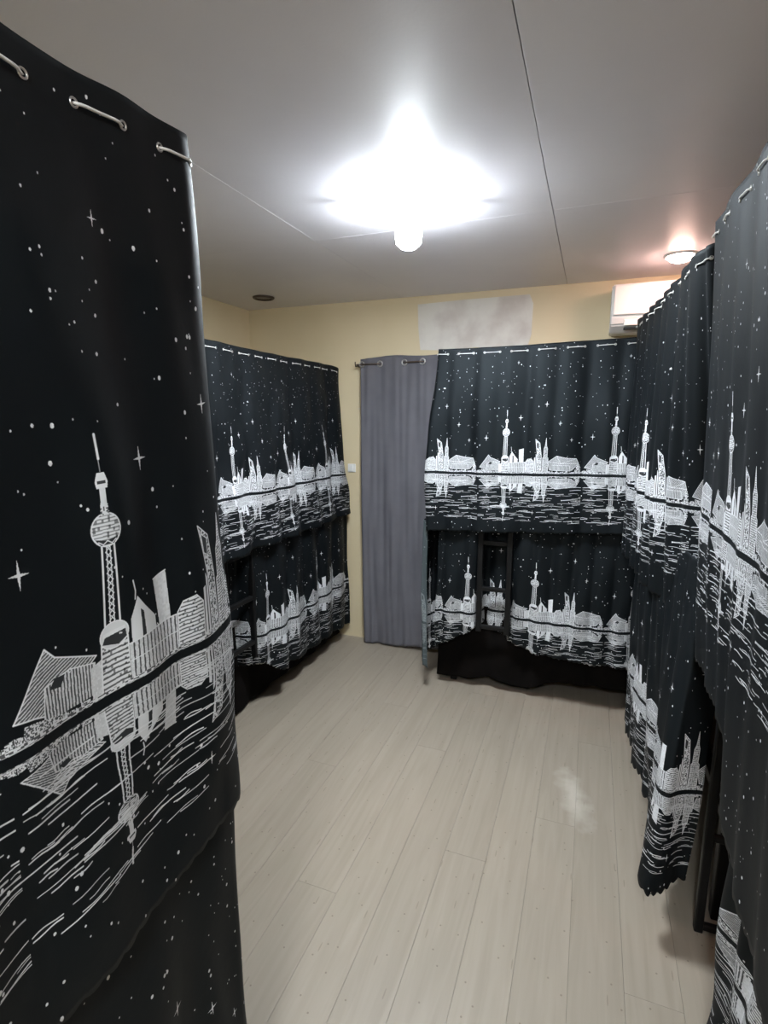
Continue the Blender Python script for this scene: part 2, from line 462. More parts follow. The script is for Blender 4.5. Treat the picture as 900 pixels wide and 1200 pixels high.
M = {}
M['print'] = print_mat('black_fabric_white_skyline_print', (0.0032, 0.0042, 0.0052), (0.88, 0.89, 0.92), 0.60, 0.24, 1.0)
M['reverse'] = print_mat('fabric_reverse_side', (0.075, 0.092, 0.098), (0.40, 0.44, 0.46), 0.7, 0.25, 0.7)
M['wall'] = mottled('cream_wall_paint', (0.68, 0.57, 0.37), (0.73, 0.62, 0.42), 1.6, 0.6, 0.15, 160)
M['ceil'] = mottled('white_ceiling_board', (0.80, 0.78, 0.84), (0.87, 0.85, 0.90), 1.2, 0.42, 0.12, 90)
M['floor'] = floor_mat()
M['subfloor'] = mottled('dark_subfloor', (0.16, 0.13, 0.10), (0.20, 0.17, 0.13), 4, 0.8)
M['joint'] = mottled('ceiling_batten', (0.10, 0.09, 0.08), (0.15, 0.13, 0.12), 6, 0.8)
M['grey'] = mottled('slate_grey_polyester', (0.112, 0.110, 0.128), (0.128, 0.126, 0.145), 7, 0.75, 0.3, 300)
M['grey_rev'] = mottled('slate_grey_reverse', (0.055, 0.058, 0.075), (0.065, 0.07, 0.088), 7, 0.85)
M['black'] = plain('black_powder_coat', (0.006, 0.006, 0.0065), 0.45, 0.0, 0.25)
M['deck'] = mottled('dark_plywood', (0.05, 0.035, 0.025), (0.075, 0.05, 0.035), 5, 0.7)
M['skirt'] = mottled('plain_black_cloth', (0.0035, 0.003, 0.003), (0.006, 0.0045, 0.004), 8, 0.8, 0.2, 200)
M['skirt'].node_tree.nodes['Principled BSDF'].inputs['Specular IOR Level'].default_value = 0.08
M['wire'] = plain('white_coated_wire', (0.72, 0.71, 0.69), 0.4)
M['steel'] = plain('steel_eyelet', (0.62, 0.61, 0.6), 0.3, 0.9)
M['bronze'] = plain('brown_metal_rod', (0.10, 0.075, 0.06), 0.45, 0.6)
M['white_plastic'] = plain('white_plastic', (0.80, 0.79, 0.77), 0.35)
M['smoke'] = plain('smoked_plastic', (0.22, 0.20, 0.19), 0.5)
M['dark_plastic'] = plain('dark_plastic', (0.02, 0.02, 0.02), 0.5)
M['plaster'] = mottled('bare_grey_plaster', (0.58, 0.53, 0.49), (0.72, 0.69, 0.64), 5.5, 0.8, 0.5, 60, detail=7, lo=0.36, hi=0.58)
M['lamp'] = emit('cool_white_led', (0.87, 0.945, 1.0), LAMP_STRENGTH)
M['bulb'] = emit('cool_white_bulb', (0.87, 0.945, 1.0), BULB_STRENGTH)
M['glow'] = emit('glowing_diffuser_plastic', (0.87, 0.945, 1.0), 14.0)
M['down'] = emit('warm_led_disc', (1.0, 0.62, 0.52), DOWN_STRENGTH)

# ------------------------------------------------------------------ room shell
def struct(o): o['kind'] = 'structure'; return o
fl = struct(box('floor', (X0, Y0, -0.12), (X1, Y1, -0.006), M['subfloor']))
PW, PL = 0.152, 2.44
pm = {}
def plank_mesh(w, l):
    k = (round(w, 3), round(l, 3))
    if k not in pm:
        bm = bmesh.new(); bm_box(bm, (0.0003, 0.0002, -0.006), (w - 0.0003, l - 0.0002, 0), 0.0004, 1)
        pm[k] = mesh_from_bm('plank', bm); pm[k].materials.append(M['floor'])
    return pm[k]
x = X0; row = 0
offs = [0.0, 1.22, 0.60, 1.84, 0.92, 0.30, 1.52]
while x < X1 - 1e-4:
    w = min(PW, X1 - x); y = Y0 - offs[row % 7]
    while y < Y1 - 1e-4:
        a, b = max(y, Y0), min(y + PL, Y1)
        if b - a > 0.02:
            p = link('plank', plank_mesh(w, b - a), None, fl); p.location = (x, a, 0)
        y += PL
    x += w; row += 1

ce = struct(box('ceiling', (X0, Y0, ZC + 0.012), (X1, Y1, ZC + 0.10), M['joint']))
xs = [X0, -1.20, -0.19, 0.83, 1.85, X1]; ys = [Y0, -0.15, 2.28, Y1]
for i in range(5):
    for j in range(3):
        g0 = 0.0013 if xs[i] == -0.19 else 0.0002
        g1 = 0.0013 if xs[i + 1] == -0.19 else 0.0002
        dz = rnd.uniform(-0.0004, 0.0004)
        ox, oy = xs[i], ys[j]
        bm = bmesh.new(); bm_box(bm, (g0, 0.0004, dz), (xs[i + 1] - ox - g1, ys[j + 1] - oy - 0.0002, 0.012), 0.0005, 1)
        p = link('ceiling_board', mesh_from_bm('ceiling_board', bm), M['ceil'], ce); p.location = (ox, oy, ZC)
T = 0.12
struct(box('wall_back', (X0 - T, Y1, -0.12), (X1 + T, Y1 + T, ZC + 0.1), M['wall']))
struct(box('wall_front', (X0 - T, Y0 - T, -0.12), (X1 + T, Y0, ZC + 0.1), M['wall']))
struct(box('wall_left', (X0 - T, Y0, -0.12), (X0, Y1, ZC + 0.1), M['wall']))
struct(box('wall_right', (X1, Y0, -0.12), (X1 + T, Y1, ZC + 0.1), M['wall']))

# ------------------------------------------------------------------ ceiling lamp (four glowing leaves) and round lights
def ceiling_lamp(xy, label):
    t = empty('ceiling_lamp', (xy[0], xy[1], ZC))
    tag(t, label, 'ceiling lamp')
    o = link('lamp_base', lathe('lamp_base', [(0.062, -0.001), (0.062, -0.024), (0.05, -0.038), (0.033, -0.042), (0.033, -0.056)]), M['glow'], t)
    core = link('light_bulb', lathe('light_bulb', [(0.034, -0.050), (0.042, -0.075), (0.050, -0.11), (0.046, -0.145), (0.028, -0.162), (0.002, -0.167)], cap=False), M['bulb'], t)
    for k in range(4):
        L = 0.235 if k % 2 == 0 else 0.20
        out = [(0.045, 0.042), (0.075, 0.066), (0.12, 0.054), (0.175, 0.030), (L, 0.004)]
        pts = out + [(a, -b) for a, b in reversed(out)]
        bm = bmesh.new()
        top = [bm.verts.new((a, b, -0.020)) for a, b in pts]
        bot = [bm.verts.new((a * .99, b * .9, -0.036)) for a, b in pts]
        bm.faces.new(top); bm.faces.new(list(reversed(bot)))
        for i in range(len(pts)):
            j = (i + 1) % len(pts); bm.faces.new((top[i], bot[i], bot[j], top[j]))
        leaf = link('light_leaf', mesh_from_bm('light_leaf', bm), M['glow'], t)
        leaf.rotation_euler = (0, 0, YAW + k * math.pi / 2)
        bm = bmesh.new()
        a_ = [bm.verts.new((a * .985, b * .86, -0.0365)) for a, b in pts]; b_ = [bm.verts.new((a * .98, b * .82, -0.0385)) for a, b in pts]
        bm.faces.new(a_); bm.faces.new(list(reversed(b_)))
        for i in range(len(pts)):
            j = (i + 1) % len(pts); bm.faces.new((a_[i], b_[i], b_[j], a_[j]))
        link('led_panel', mesh_from_bm('led_panel', bm), M['lamp'], leaf)
ceiling_lamp(LAMP, 'glaring cool white ceiling lamp with glowing leaves in mid room')
ceiling_lamp((0.0, -0.75), 'cool white ceiling lamp with glowing leaves at the near end of the room')

def round_light(name, xy, lit, label, r=0.075):
    t = empty(name, (xy[0], xy[1], ZC))
    tag(t, label, 'ceiling light')
    link('trim_ring', lathe('trim_ring', [(r, -0.001), (r, -0.006), (r - 0.006, -0.012), (r - 0.016, -0.012), (r - 0.018, -0.002)], cap=False), M['white_plastic'] if lit else M['bronze'], t)
    link('diffuser', lathe('diffuser', [(r - 0.017, -0.002), (r - 0.022, -0.004), (r * .5, -0.005), (0.002, -0.005)] if not lit else [(r - 0.017, -0.004), (r - 0.020, -0.018), (r - 0.030, -0.028), (r * .4, -0.034), (0.002, -0.035)]), M['down'] if lit else M['smoke'], t)
round_light('round_ceiling_light', (0.345, 3.08), True, 'lit round warm ceiling light near the air conditioner')
round_light('round_ceiling_light', (1.25, 1.30), True, 'lit round warm ceiling light above the right bunks')
round_light('round_ceiling_light', (-2.05, 3.16), False, 'unlit round ceiling light with dark rim in the left corner', 0.07)

# ------------------------------------------------------------------ back wall fittings
def wallpatch():
    bm = bmesh.new()
    pts = [(-1.105, 2.345), (-0.80, 2.352), (-0.40, 2.353), (-0.378, 2.30), (-0.382, 2.12), (-0.40, 2.055), (-0.60, 2.048), (-0.72, 2.062), (-0.90, 2.05), (-1.085, 2.06), (-1.10, 2.20)]
    a = [bm.verts.new((x, Y1 - 0.004, z)) for x, z in pts]; b = [bm.verts.new((x, Y1, z)) for x, z in pts]
    bm.faces.new(a); bm.faces.new(list(reversed(b)))
    for i in range(len(pts)):
        j = (i + 1) % len(pts); bm.faces.new((a[i], b[i], b[j], a[j]))
    o = link('plaster_patch', mesh_from_bm('plaster_patch', bm), M['plaster'])
    tag(o, 'rectangular patch of bare grey plaster high on the cream back wall', 'wall patch')
wallpatch()

def air_conditioner():
    x0, x1, z0, z1 = 0.055, 0.86, 2.085, 2.335
    t = empty('air_conditioner', (x0, Y1, z0)); 
    tag(t, 'white split air conditioner on the back wall above the curtained bunk', 'air conditioner')
    prof = [(0, 0.0), (-0.12, 0.0), (-0.175, 0.035), (-0.19, 0.08), (-0.19, 0.22), (-0.17, 0.25), (0, 0.25)]
    w = x1 - x0
    bm = bmesh.new()
    a = [bm.verts.new((0, y, z)) for y, z in prof]; b = [bm.verts.new((w, y, z)) for y, z in prof]
    bm.faces.new(a); bm.faces.new(list(reversed(b)))
    for i in range(len(prof)):
        j = (i + 1) % len(prof); bm.faces.new((a[i], a[j], b[j], b[i]))
    bmesh.ops.bevel(bm, geom=list(bm.edges), offset=0.008, segments=2, affect='EDGES')
    link('body', mesh_from_bm('body', bm), M['white_plastic'], t)
    box('front_panel', (0.012, -0.199, 0.085), (w - 0.012, -0.188, 0.238), M['white_plastic'], t, 0.005)
    box('outlet_slot', (0.07, -0.170, 0.012), (w - 0.07, -0.145, 0.024), M['dark_plastic'], t, 0.003)
    box('louvre', (0.07, -0.186, 0.030), (w - 0.07, -0.178, 0.062), M['white_plastic'], t, 0.003)
air_conditioner()

def light_switch():
    t = empty('light_switch', (-1.585, Y1, 1.27))
    tag(t, 'small white wall switch between the left bunk and the grey curtain', 'switch')
    box('plate', (-0.03, -0.010, -0.03), (0.03, 0, 0.03), M['white_plastic'], t, 0.004)
    box('rocker', (-0.014, -0.015, -0.022), (0.014, -0.009, 0.022), M['white_plastic'], t, 0.003)
light_switch()

# ------------------------------------------------------------------ cloth generator
def lerp_path(pts, s):
    """piecewise-linear, by point fraction stored as first entry: [(s, (x,y,z))...], smoothed"""
    ks = np.array([p[0] for p in pts]); out = []
    for k in range(3):
        vals = np.array([p[1][k] for p in pts])
        out.append(pchip(ks, vals, s))
    return np.stack(out, -1)

def pchip(xk, yk, x):
    xk = np.asarray(xk, float); yk = np.asarray(yk, float)
    n = len(xk)
    if n == 2: return np.interp(x, xk, yk)
    h = np.diff(xk); d = np.diff(yk) / h
    m = np.zeros(n)
    for i in range(1, n - 1):
        if d[i - 1] * d[i] > 0:
            w1 = 2 * h[i] + h[i - 1]; w2 = h[i] + 2 * h[i - 1]
            m[i] = (w1 + w2) / (w1 / d[i - 1] + w2 / d[i])
    m[0], m[-1] = d[0], d[-1]
    i = np.clip(np.searchsorted(xk, x) - 1, 0, n - 2)
    t = np.clip((x - xk[i]) / h[i], 0, 1)
    return ((2 * t**3 - 3 * t**2 + 1) * yk[i] + (t**3 - 2 * t**2 + t) * h[i] * m[i]
            + (-2 * t**3 + 3 * t**2) * yk[i + 1] + (t**3 - t**2) * h[i] * m[i + 1])

def frac(pts):
    """attach chord-length fractions to plain points"""
    d = [0.0]
    for a, b in zip(pts, pts[1:]): d.append(d[-1] + math.dist(a[:2], b[:2]) + 1e-6)
    return [(k / d[-1], p) for k, p in zip(d, pts)]

class Cloth: pass

def make_cloth(rows, ukn, v0=0.0, pleats=(), crumple=0.004, seed=1, n=200, m=110, scallop=0.0, top_amp=0.3, scal_per=0.03, drift=0.0):
    """rows: [(t, [(x,y,z)...])...] paths from top to hem, walked left to right as seen from the aisle.
    ukn: [(s, metres of fabric)] ; pleats: [(count, amplitude, phase, sharpness)]"""
    s = np.linspace(0, 1, n)
    tk = np.array([r[0] for r in rows])
    curves = np.stack([lerp_path(frac(r[1]), s) for r in rows])       # rows x n x 3
    t = np.linspace(0, 1, m)
    P = np.zeros((m, n, 3))
    for k in range(3):
        for c in range(n):
            P[:, c, k] = pchip(tk, curves[:, c, k], t)
    # horizontal normal pointing to the viewer's side (path walked left->right : normal = rotate tangent by -90deg)
    tan = np.gradient(P[:, :, :2], axis=1)
    tan /= (np.linalg.norm(tan, axis=2, keepdims=True) + 1e-9)
    nor = np.stack([tan[:, :, 1], -tan[:, :, 0], np.zeros_like(tan[:, :, 0])], -1)
    rg = np.random.RandomState(seed)
    TT, SS = np.meshgrid(t, s, indexing='ij')
    env = top_amp + (1 - top_amp) * np.clip(TT * 1.6, 0, 1)
    disp = np.zeros_like(TT)
    for cnt, amp, ph, sharp in pleats:
        wob = 0.35 * np.sin(TT * 2.3 + ph * 1.7) * drift + 0.5 * np.sin(SS * 5.1 + ph)
        x = 2 * math.pi * cnt * SS + ph + wob
        wv = np.sin(x + 0.55 * np.sin(x + 0.8))
        if sharp > 0: wv = (1 - 2 * np.abs(np.sin(x / 2)) ** sharp) * -1
        disp += amp * env * wv
    for k in range(14):
        fs, ft = rg.uniform(2, 16), rg.uniform(0.4, 3.5)
        disp += crumple / (1 + 0.15 * fs) * np.sin(fs * SS * 6.28 + rg.uniform(-1, 1) * ft * TT * 6.28 + rg.uniform(0, 6.28)) * (0.4 + 0.6 * TT)
    P = P + nor * disp[..., None]
    # fabric coordinates
    if isinstance(ukn[0][0], tuple):
        mc = curves[len(rows) // 2][:, :2]
        kn = sorted((s[int(np.argmin(np.hypot(mc[:, 0] - a[0], mc[:, 1] - a[1])))], b) for a, b in ukn)
    else: kn = ukn
    ks = np.array([a for a, b in kn]); ub = np.array([b for a, b in kn])
    U = pchip(ks, ub, np.clip(s, ks[0], ks[-1]))
    arc = np.concatenate([[0], np.cumsum(np.linalg.norm(np.diff(curves[len(rows) // 2][:, :2], axis=0), axis=1))])
    U = U + np.where(s < ks[0], arc - np.interp(ks[0], s, arc), 0) + np.where(s > ks[-1], arc - np.interp(ks[-1], s, arc), 0)
    dz = np.linalg.norm(np.diff(P, axis=0), axis=2)
    dzm = np.maximum(np.vstack([np.zeros((1, n)), np.cumsum(np.abs(np.diff(P[:, :, 2], axis=0)), axis=0)]), 0)
    V = v0 + dzm
    if scallop > 0:
        sc = np.abs(np.sin(U * math.pi / scal_per))
        for r, wgt in ((m - 1, 1.0), (m - 2, 0.45)):
            P[r, :, 2] -= scallop * sc * wgt
    c = Cloth(); c.P, c.U, c.V, c.nor, c.n, c.m = P, U, V, nor, n, m
    return c

def cloth_object(c, name, mat, rev, parent, thick=0.0012):
    n, m = c.n, c.m
    org = np.array(parent.location)
    verts = (c.P - org).reshape(-1, 3)
    idx = np.arange(n * m).reshape(m, n)
    f = np.stack([idx[:-1, :-1], idx[1:, :-1], idx[1:, 1:], idx[:-1, 1:]], -1).reshape(-1, 4)
    me = bpy.data.meshes.new(name)
    me.from_pydata(verts.tolist(), [], f.tolist())
    uvl = me.uv_layers.new(name='fabric')
    uu = np.broadcast_to(c.U[None, :] / PER, (m, n)).reshape(-1); vv = (1 - c.V / HGT).reshape(-1)
    loops = f.reshape(-1)
    uvl.data.foreach_set('uv', np.stack([uu[loops], vv[loops]], -1).astype(np.float32).ravel())
    me.polygons.foreach_set('use_smooth', np.ones(len(me.polygons), bool))
    me.materials.append(mat); me.materials.append(rev)
    me.update()
    o = link(name, me, None, parent)
    sd = o.modifiers.new('thickness', 'SOLIDIFY'); sd.thickness = thick; sd.offset = -1; sd.material_offset = 1; sd.use_rim = True; sd.material_offset_rim = 0
    return o

EYELET = torus_mesh('eyelet', 0.0046, 0.0013, 14, 6); EYELET.materials.append(M['steel'])
def wire_on(c, parent, depth=0.03, pitch=0.14, dash=0.085, start=0.03, r=0.0019, eyelets=True):
    """white wire woven through the curtain head: in front for a dash, behind for the gap"""
    row = int(np.argmin(np.abs((c.V[:, 0] - c.V[0, 0]) - depth)))
    P = c.P[row]; Nn = c.nor[row]
    d = np.concatenate([[0], np.cumsum(np.linalg.norm(np.diff(P, axis=0), axis=1))])
    L = d[-1]; org = np.array(parent.location)
    pts = []; holes = []
    k = np.arange(0.0, L, 0.006)
    for q in k:
        ph = ((q - start) % pitch)
        e = 0.010
        if ph < dash: h = 0.0055 * min(1, ph / e, (dash - ph) / e) 
        else:
            g = ph - dash; h = -0.0065 * min(1, g / e, (pitch - ph) / e)
        p = np.array([np.interp(q, d, P[:, a]) for a in range(3)]); nn = np.array([np.interp(q, d, Nn[:, a]) for a in range(3)])
        pts.append(p + nn * (h - 0.0006) - org)
    link('curtain_wire', tube_mesh('curtain_wire', pts, r, 6), M['wire'], parent)
    if eyelets:
        q = start
        while q < L:
            for qq in (q, q + dash):
                if 0 < qq < L:
                    p = np.array([np.interp(qq, d, P[:, a]) for a in range(3)]); nn = np.array([np.interp(qq, d, Nn[:, a]) for a in range(3)])
                    o = link('eyelet', EYELET, None, parent)
                    o.location = tuple(p + nn * 0.0008 - org)
                    o.rotation_euler = Vector(nn).to_track_quat('Z', 'Y').to_euler()
            q += pitch

def curtain(label, base, c, wire=True, name='bunk_curtain', **kw):
    t = empty(name, base)
    tag(t, label, 'curtain')
    cloth_object(c, 'cloth', M['print'], M['reverse'], t)
    if wire: wire_on(c, t, **kw)
    return t

TU = 108.0 / 403 * PER                       # fabric position of the tower within one repeat

# ------------------------------------------------------------------ curtains
# near left bunk: end curtains facing the aisle
xa = -0.55
ya0, ya1 = -0.30, 0.695
def uA(y): return y - 0.478 + TU + PER
LA = [(-0.55, -0.30), (-0.55, 0.695), (-0.62, 0.745), (-0.95, 0.735)]
top = [(-0.57, -0.30, 2.00), (-0.552, 0.20, 1.995), (-0.548, 0.42, 1.99), (-0.55, 0.55, 2.0), (-0.553, 0.655, 2.005), (-0.565, 0.684, 2.012), (-0.61, 0.70, 2.01), (-0.95, 0.70, 2.0)]
mid = [(-0.57, -0.30, 1.30), (-0.545, 0.20, 1.30), (-0.55, 0.46, 1.30), (-0.548, 0.60, 1.30), (-0.552, 0.695, 1.30), (-0.565, 0.722, 1.30), (-0.62, 0.745, 1.30), (-0.95, 0.74, 1.30)]
bot = [(-0.58, -0.30, 0.90), (-0.545, 0.20, 0.90), (-0.55, 0.40, 0.905), (-0.55, 0.55, 0.92), (-0.552, 0.685, 0.935), (-0.565, 0.72, 0.935), (-0.63, 0.765, 1.00), (-0.95, 0.75, 1.02)]
cA = make_cloth([(0, top), (0.64, mid), (1, bot)],
                [((-.55, 0.0), uA(0.0)), ((-.55, .46), uA(.46)), ((-.55, .66), uA(.66))],
                v0=-0.012, pleats=[(3, 0.003, 0.5, 0)], crumple=0.004, seed=3, n=220, m=130, top_amp=0.5, scallop=0.006)
curtain('black skyline-print curtain on the nearest left bunk, upper one, closest to the camera', (-0.6, 0.2, 0.9), cA, start=0.043, pitch=0.1255, dash=0.064, r=0.0018)
top = [(-0.60, -0.30, 1.10), (-0.580, 0.40, 1.10), (-0.578, 0.72, 1.10), (-0.595, 0.74, 1.10), (-0.9, 0.735, 1.10)]
bot = [(-0.60, -0.30, 0.09), (-0.575, 0.40, 0.09), (-0.570, 0.73, 0.10), (-0.595, 0.755, 0.11), (-0.9, 0.745, 0.12)]
cA2 = make_cloth([(0, top), (1, bot)], [(0, uA(-0.30) + .2), (0.76, uA(0.66) + .2), (1, uA(1.0) + .2)], v0=-0.08,
                 pleats=[(4, 0.005, 1.1, 0)], crumple=0.004, seed=5, n=120, m=90)
curtain('black starry lower curtain under the hem of the nearest left bunk curtain', (-0.6, 0.2, 0.09), cA2, wire=False)

# far left bunk, along the left wall
xb = -1.60
top = [(xb - .01, 1.45, 1.965), (xb, 2.05, 1.960), (xb, 2.35, 1.955), (xb, 2.75, 1.955), (xb, 3.20, 1.957), (xb - .005, 3.345, 1.945), (xb - .06, 3.36, 1.94)]
mid = [(xb, 1.45, 1.30), (xb + .02, 2.05, 1.30), (xb + .02, 2.40, 1.30), (xb + .02, 2.80, 1.28), (xb + .02, 3.25, 1.27), (xb + .01, 3.40, 1.26), (xb - .05, 3.42, 1.26)]
bot = [(xb, 1.45, 0.97), (xb + .03, 2.05, 0.955), (xb + .03, 2.45, 0.96), (xb + .03, 2.80, 0.955), (xb + .03, 3.30, 0.96), (xb + .02, 3.455, 0.965), (xb - .04, 3.47, 0.97)]
def sy(y, a=1.45, b=3.38): return (y - a) / (b - a)
cB = make_cloth([(0, top), (0.66, mid), (1, bot)],
                [((xb + .02, 2.14), TU), ((xb + .02, 2.60), TU + PER), ((xb + .02, 3.06), TU + 2 * PER), ((xb + .01, 3.40), TU + 2.70 * PER)],
                pleats=[(9, 0.010, 0.4, 0), (4, 0.010, 2.0, 0)], crumple=0.006, seed=8, n=240, m=100, scallop=0.008, drift=1)
curtain('black skyline-print upper curtain of the far left bunk, left of the grey curtain', (xb, 2.4, 0.95), cB, start=0.04, pitch=0.125, dash=0.07)
x_ = xb - 0.02
top = [(x_, 1.45, 1.12), (x_, 2.04, 1.12), (x_ - .02, 2.09, 1.12), (x_ - .10, 2.13, 1.12), (x_ - .10, 2.30, 1.12), (x_ - .02, 2.35, 1.12), (x_, 2.50, 1.12), (x_, 3.00, 1.12), (x_, 3.46, 1.12)]
bot = [(x_, 1.45, 0.22), (x_, 2.04, 0.24), (x_ - .02, 2.09, 0.28), (x_ - .13, 2.14, 0.31), (x_ - .13, 2.29, 0.28), (x_ - .01, 2.36, 0.29), (x_ + .03, 2.50, 0.20), (x_ + .02, 3.00, 0.16), (x_ + .01, 3.46, 0.12)]
cB2 = make_cloth([(0, top), (1, bot)],
                 [(0, TU - .55), (.27, TU + .1), (.33, TU + .17), (.45, TU + .35), (.50, TU + PER - .03), (.64, TU + 1.38 * PER), (.78, TU + 2 * PER), (1, TU + 2.75 * PER)], v0=0.04,
                 pleats=[(11, 0.012, 0.2, 0)], crumple=0.006, seed=9, n=240, m=90, scallop=0.008)
curtain('black lower curtain of the far left bunk, hem gathered behind the ladder', (xb, 2.4, 0.1), cB2, wire=False)

# end bunk on the back wall
yc = 2.93
top = [(-0.775, yc + .30, 1.975), (-0.808, yc + .06, 1.985), (-0.80, yc, 1.988), (-0.755, yc - .004, 1.986), (-0.45, yc, 1.988), (0.0, yc, 1.998), (0.40, yc, 2.005), (1.0, yc, 2.0)]
mid = [(-0.80, yc + .24, 1.34), (-0.868, yc + .04, 1.335), (-0.845, yc - .02, 1.335), (-0.775, yc - .015, 1.335), (-0.45, yc - .02, 1.335), (0.0, yc - .02, 1.345), (0.40, yc - .02, 1.355), (1.0, yc, 1.35)]
bot = [(-0.80, yc + .24, 1.00), (-0.862, yc + .04, 0.99), (-0.84, yc - .02, 0.992), (-0.775, yc - .02, 0.995), (-0.45, yc - .025, 1.01), (0.0, yc - .025, 1.035), (0.40, yc - .025, 1.06), (1.0, yc, 1.05)]
def sx(x, L=2.12): return (x + .80 + 0.30) / L
cC = make_cloth([(0, top), (0.655, mid), (1, bot)],
                [((-.80, yc), TU - .385), ((-.424, yc), TU), ((.109, yc), TU + PER), ((.6, yc), TU + 1.92 * PER)],
                pleats=[(15, 0.007, 0.6, 0), (7, 0.010, 1.0, 0)], crumple=0.003, seed=12, n=300, m=110, scallop=0.008, drift=1, v0=0.05)
curtain('black skyline-print upper curtain of the end bunk, right of the grey curtain', (-0.3, yc, 1.0), cC, start=0.28, pitch=0.139, dash=0.08, depth=0.03)
yl = yc + 0.03
top = [(-0.79, yl + .12, 1.2), (-0.785, yl, 1.2), (-0.60, yl, 1.2), (-0.555, yl + .02, 1.2), (-0.53, yl + .10, 1.2), (-0.40, yl + .10, 1.2), (-0.375, yl + .02, 1.2), (-0.30, yl, 1.2), (0.05, yl, 1.2), (0.9, yl, 1.2)]
bot = [(-0.80, yl + .10, 0.26), (-0.795, yl - .03, 0.28), (-0.60, yl - .02, 0.40), (-0.555, yl + .02, 0.44), (-0.53, yl + .10, 0.43), (-0.40, yl + .10, 0.36), (-0.375, yl + .02, 0.36), (-0.30, yl - .01, 0.34), (0.05, yl - .02, 0.31), (0.9, yl, 0.34)]
cC2 = make_cloth([(0, top), (1, bot)],
                 [(0, TU - .42), (.065, TU - .25), (.155, TU), (.20, TU + .07), (.265, TU + .19), (.325, TU + .32), (.355, TU + PER - .09), (.415, TU + PER), (.60, TU + 1.72 * PER), (1, TU + 3.4 * PER)],
                 v0=0.02, pleats=[(19, 0.008, 0.3, 0)], crumple=0.006, seed=14, n=300, m=90, scallop=0.008)
curtain('black lower curtain of the end bunk, parted by the ladder, lifted hem', (-0.3, yl, 0.3), cC2, wire=False)

# the end bunk's side curtain, only its turned-out edge shows past the corner
top = [(-0.812, yc + .25, 1.04), (-0.885, yc + .06, 1.04), (-0.880, yc + .01, 1.04), (-0.850, yc - .012, 1.04)]
mid = [(-0.812, yc + .25, 0.68), (-0.890, yc + .06, 0.68), (-0.884, yc + .00, 0.68), (-0.842, yc - .030, 0.68)]
bot = [(-0.812, yc + .25, 0.20), (-0.880, yc + .06, 0.20), (-0.872, yc + .00, 0.17), (-0.834, yc - .040, 0.15)]
cS = make_cloth([(0, top), (.45, mid), (1, bot)], [(0, 0), (1, .36)], v0=0.10, pleats=[(3, 0.003, 0.2, 0)], crumple=0.003, seed=61, n=60, m=90, scallop=0.006)
tS = empty('bunk_curtain', (-0.86, yc, 0.15))
tag(tS, 'narrow turned-out curtain edge with pale reverse between the grey curtain and end bunk', 'curtain')
cloth_object(cS, 'cloth', M['reverse'], M['print'], tS)

# plain black skirts below the lower hems
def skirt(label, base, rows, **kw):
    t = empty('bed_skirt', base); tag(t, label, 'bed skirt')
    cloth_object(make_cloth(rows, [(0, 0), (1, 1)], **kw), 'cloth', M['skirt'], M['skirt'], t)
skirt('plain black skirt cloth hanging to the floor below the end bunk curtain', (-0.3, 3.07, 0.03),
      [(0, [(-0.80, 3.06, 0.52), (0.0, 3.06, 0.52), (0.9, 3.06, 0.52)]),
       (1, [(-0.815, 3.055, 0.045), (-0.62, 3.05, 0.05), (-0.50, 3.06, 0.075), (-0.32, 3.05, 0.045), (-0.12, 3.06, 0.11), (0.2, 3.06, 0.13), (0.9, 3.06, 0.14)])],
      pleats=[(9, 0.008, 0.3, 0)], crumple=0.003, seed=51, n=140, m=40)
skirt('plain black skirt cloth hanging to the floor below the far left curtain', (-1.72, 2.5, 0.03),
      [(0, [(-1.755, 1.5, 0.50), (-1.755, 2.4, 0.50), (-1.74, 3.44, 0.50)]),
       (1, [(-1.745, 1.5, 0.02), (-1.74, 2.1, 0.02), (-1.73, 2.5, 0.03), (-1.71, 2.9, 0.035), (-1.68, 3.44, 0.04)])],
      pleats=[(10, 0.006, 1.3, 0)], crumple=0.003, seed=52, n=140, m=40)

# right far bunk
top = [(0.60, 2.86, 2.05), (0.20, 2.84, 2.05), (0.165, 2.80, 2.05), (0.185, 2.50, 2.048), (0.205, 2.20, 2.045), (0.225, 1.90, 2.05), (0.240, 1.68, 2.055), (0.30, 1.655, 2.06), (0.40, 1.67, 2.06)]
mid = [(0.60, 2.80, 1.33), (0.20, 2.75, 1.33), (0.175, 2.70, 1.33), (0.20, 2.45, 1.33), (0.225, 2.25, 1.325), (0.265, 2.10, 1.32), (0.33, 2.00, 1.32), (0.37, 1.92, 1.32), (0.42, 1.84, 1.32)]
bot = [(0.60, 2.78, 1.00), (0.20, 2.74, 1.00), (0.18, 2.68, 1.00), (0.205, 2.45, 0.99), (0.235, 2.25, 0.98), (0.28, 2.10, 0.97), (0.34, 2.00, 0.97), (0.38, 1.92, 0.97), (0.43, 1.84, 0.97)]
cD = make_cloth([(0, top), (0.66, mid), (1, bot)],
                [((.205, 2.40), TU), ((.255, 2.13), TU + .40 * PER), ((.36, 1.93), TU + .95 * PER)], v0=-0.01,
                pleats=[(13, 0.007, 0.9, 0), (6, 0.009, 2.2, 0)], crumple=0.003, seed=21, n=280, m=110, scallop=0.008, drift=1, top_amp=.6)
curtain('black skyline-print upper curtain of the right far bunk with deep pleats', (0.25, 2.2, 1.0), cD, start=0.46, pitch=0.12, dash=0.065)
top = [(0.50, 2.78, 1.18), (0.26, 2.76, 1.18), (0.235, 2.70, 1.18), (0.25, 2.40, 1.18), (0.30, 2.10, 1.18), (0.345, 1.90, 1.18), (0.372, 1.85, 1.18), (0.43, 1.83, 1.18)]
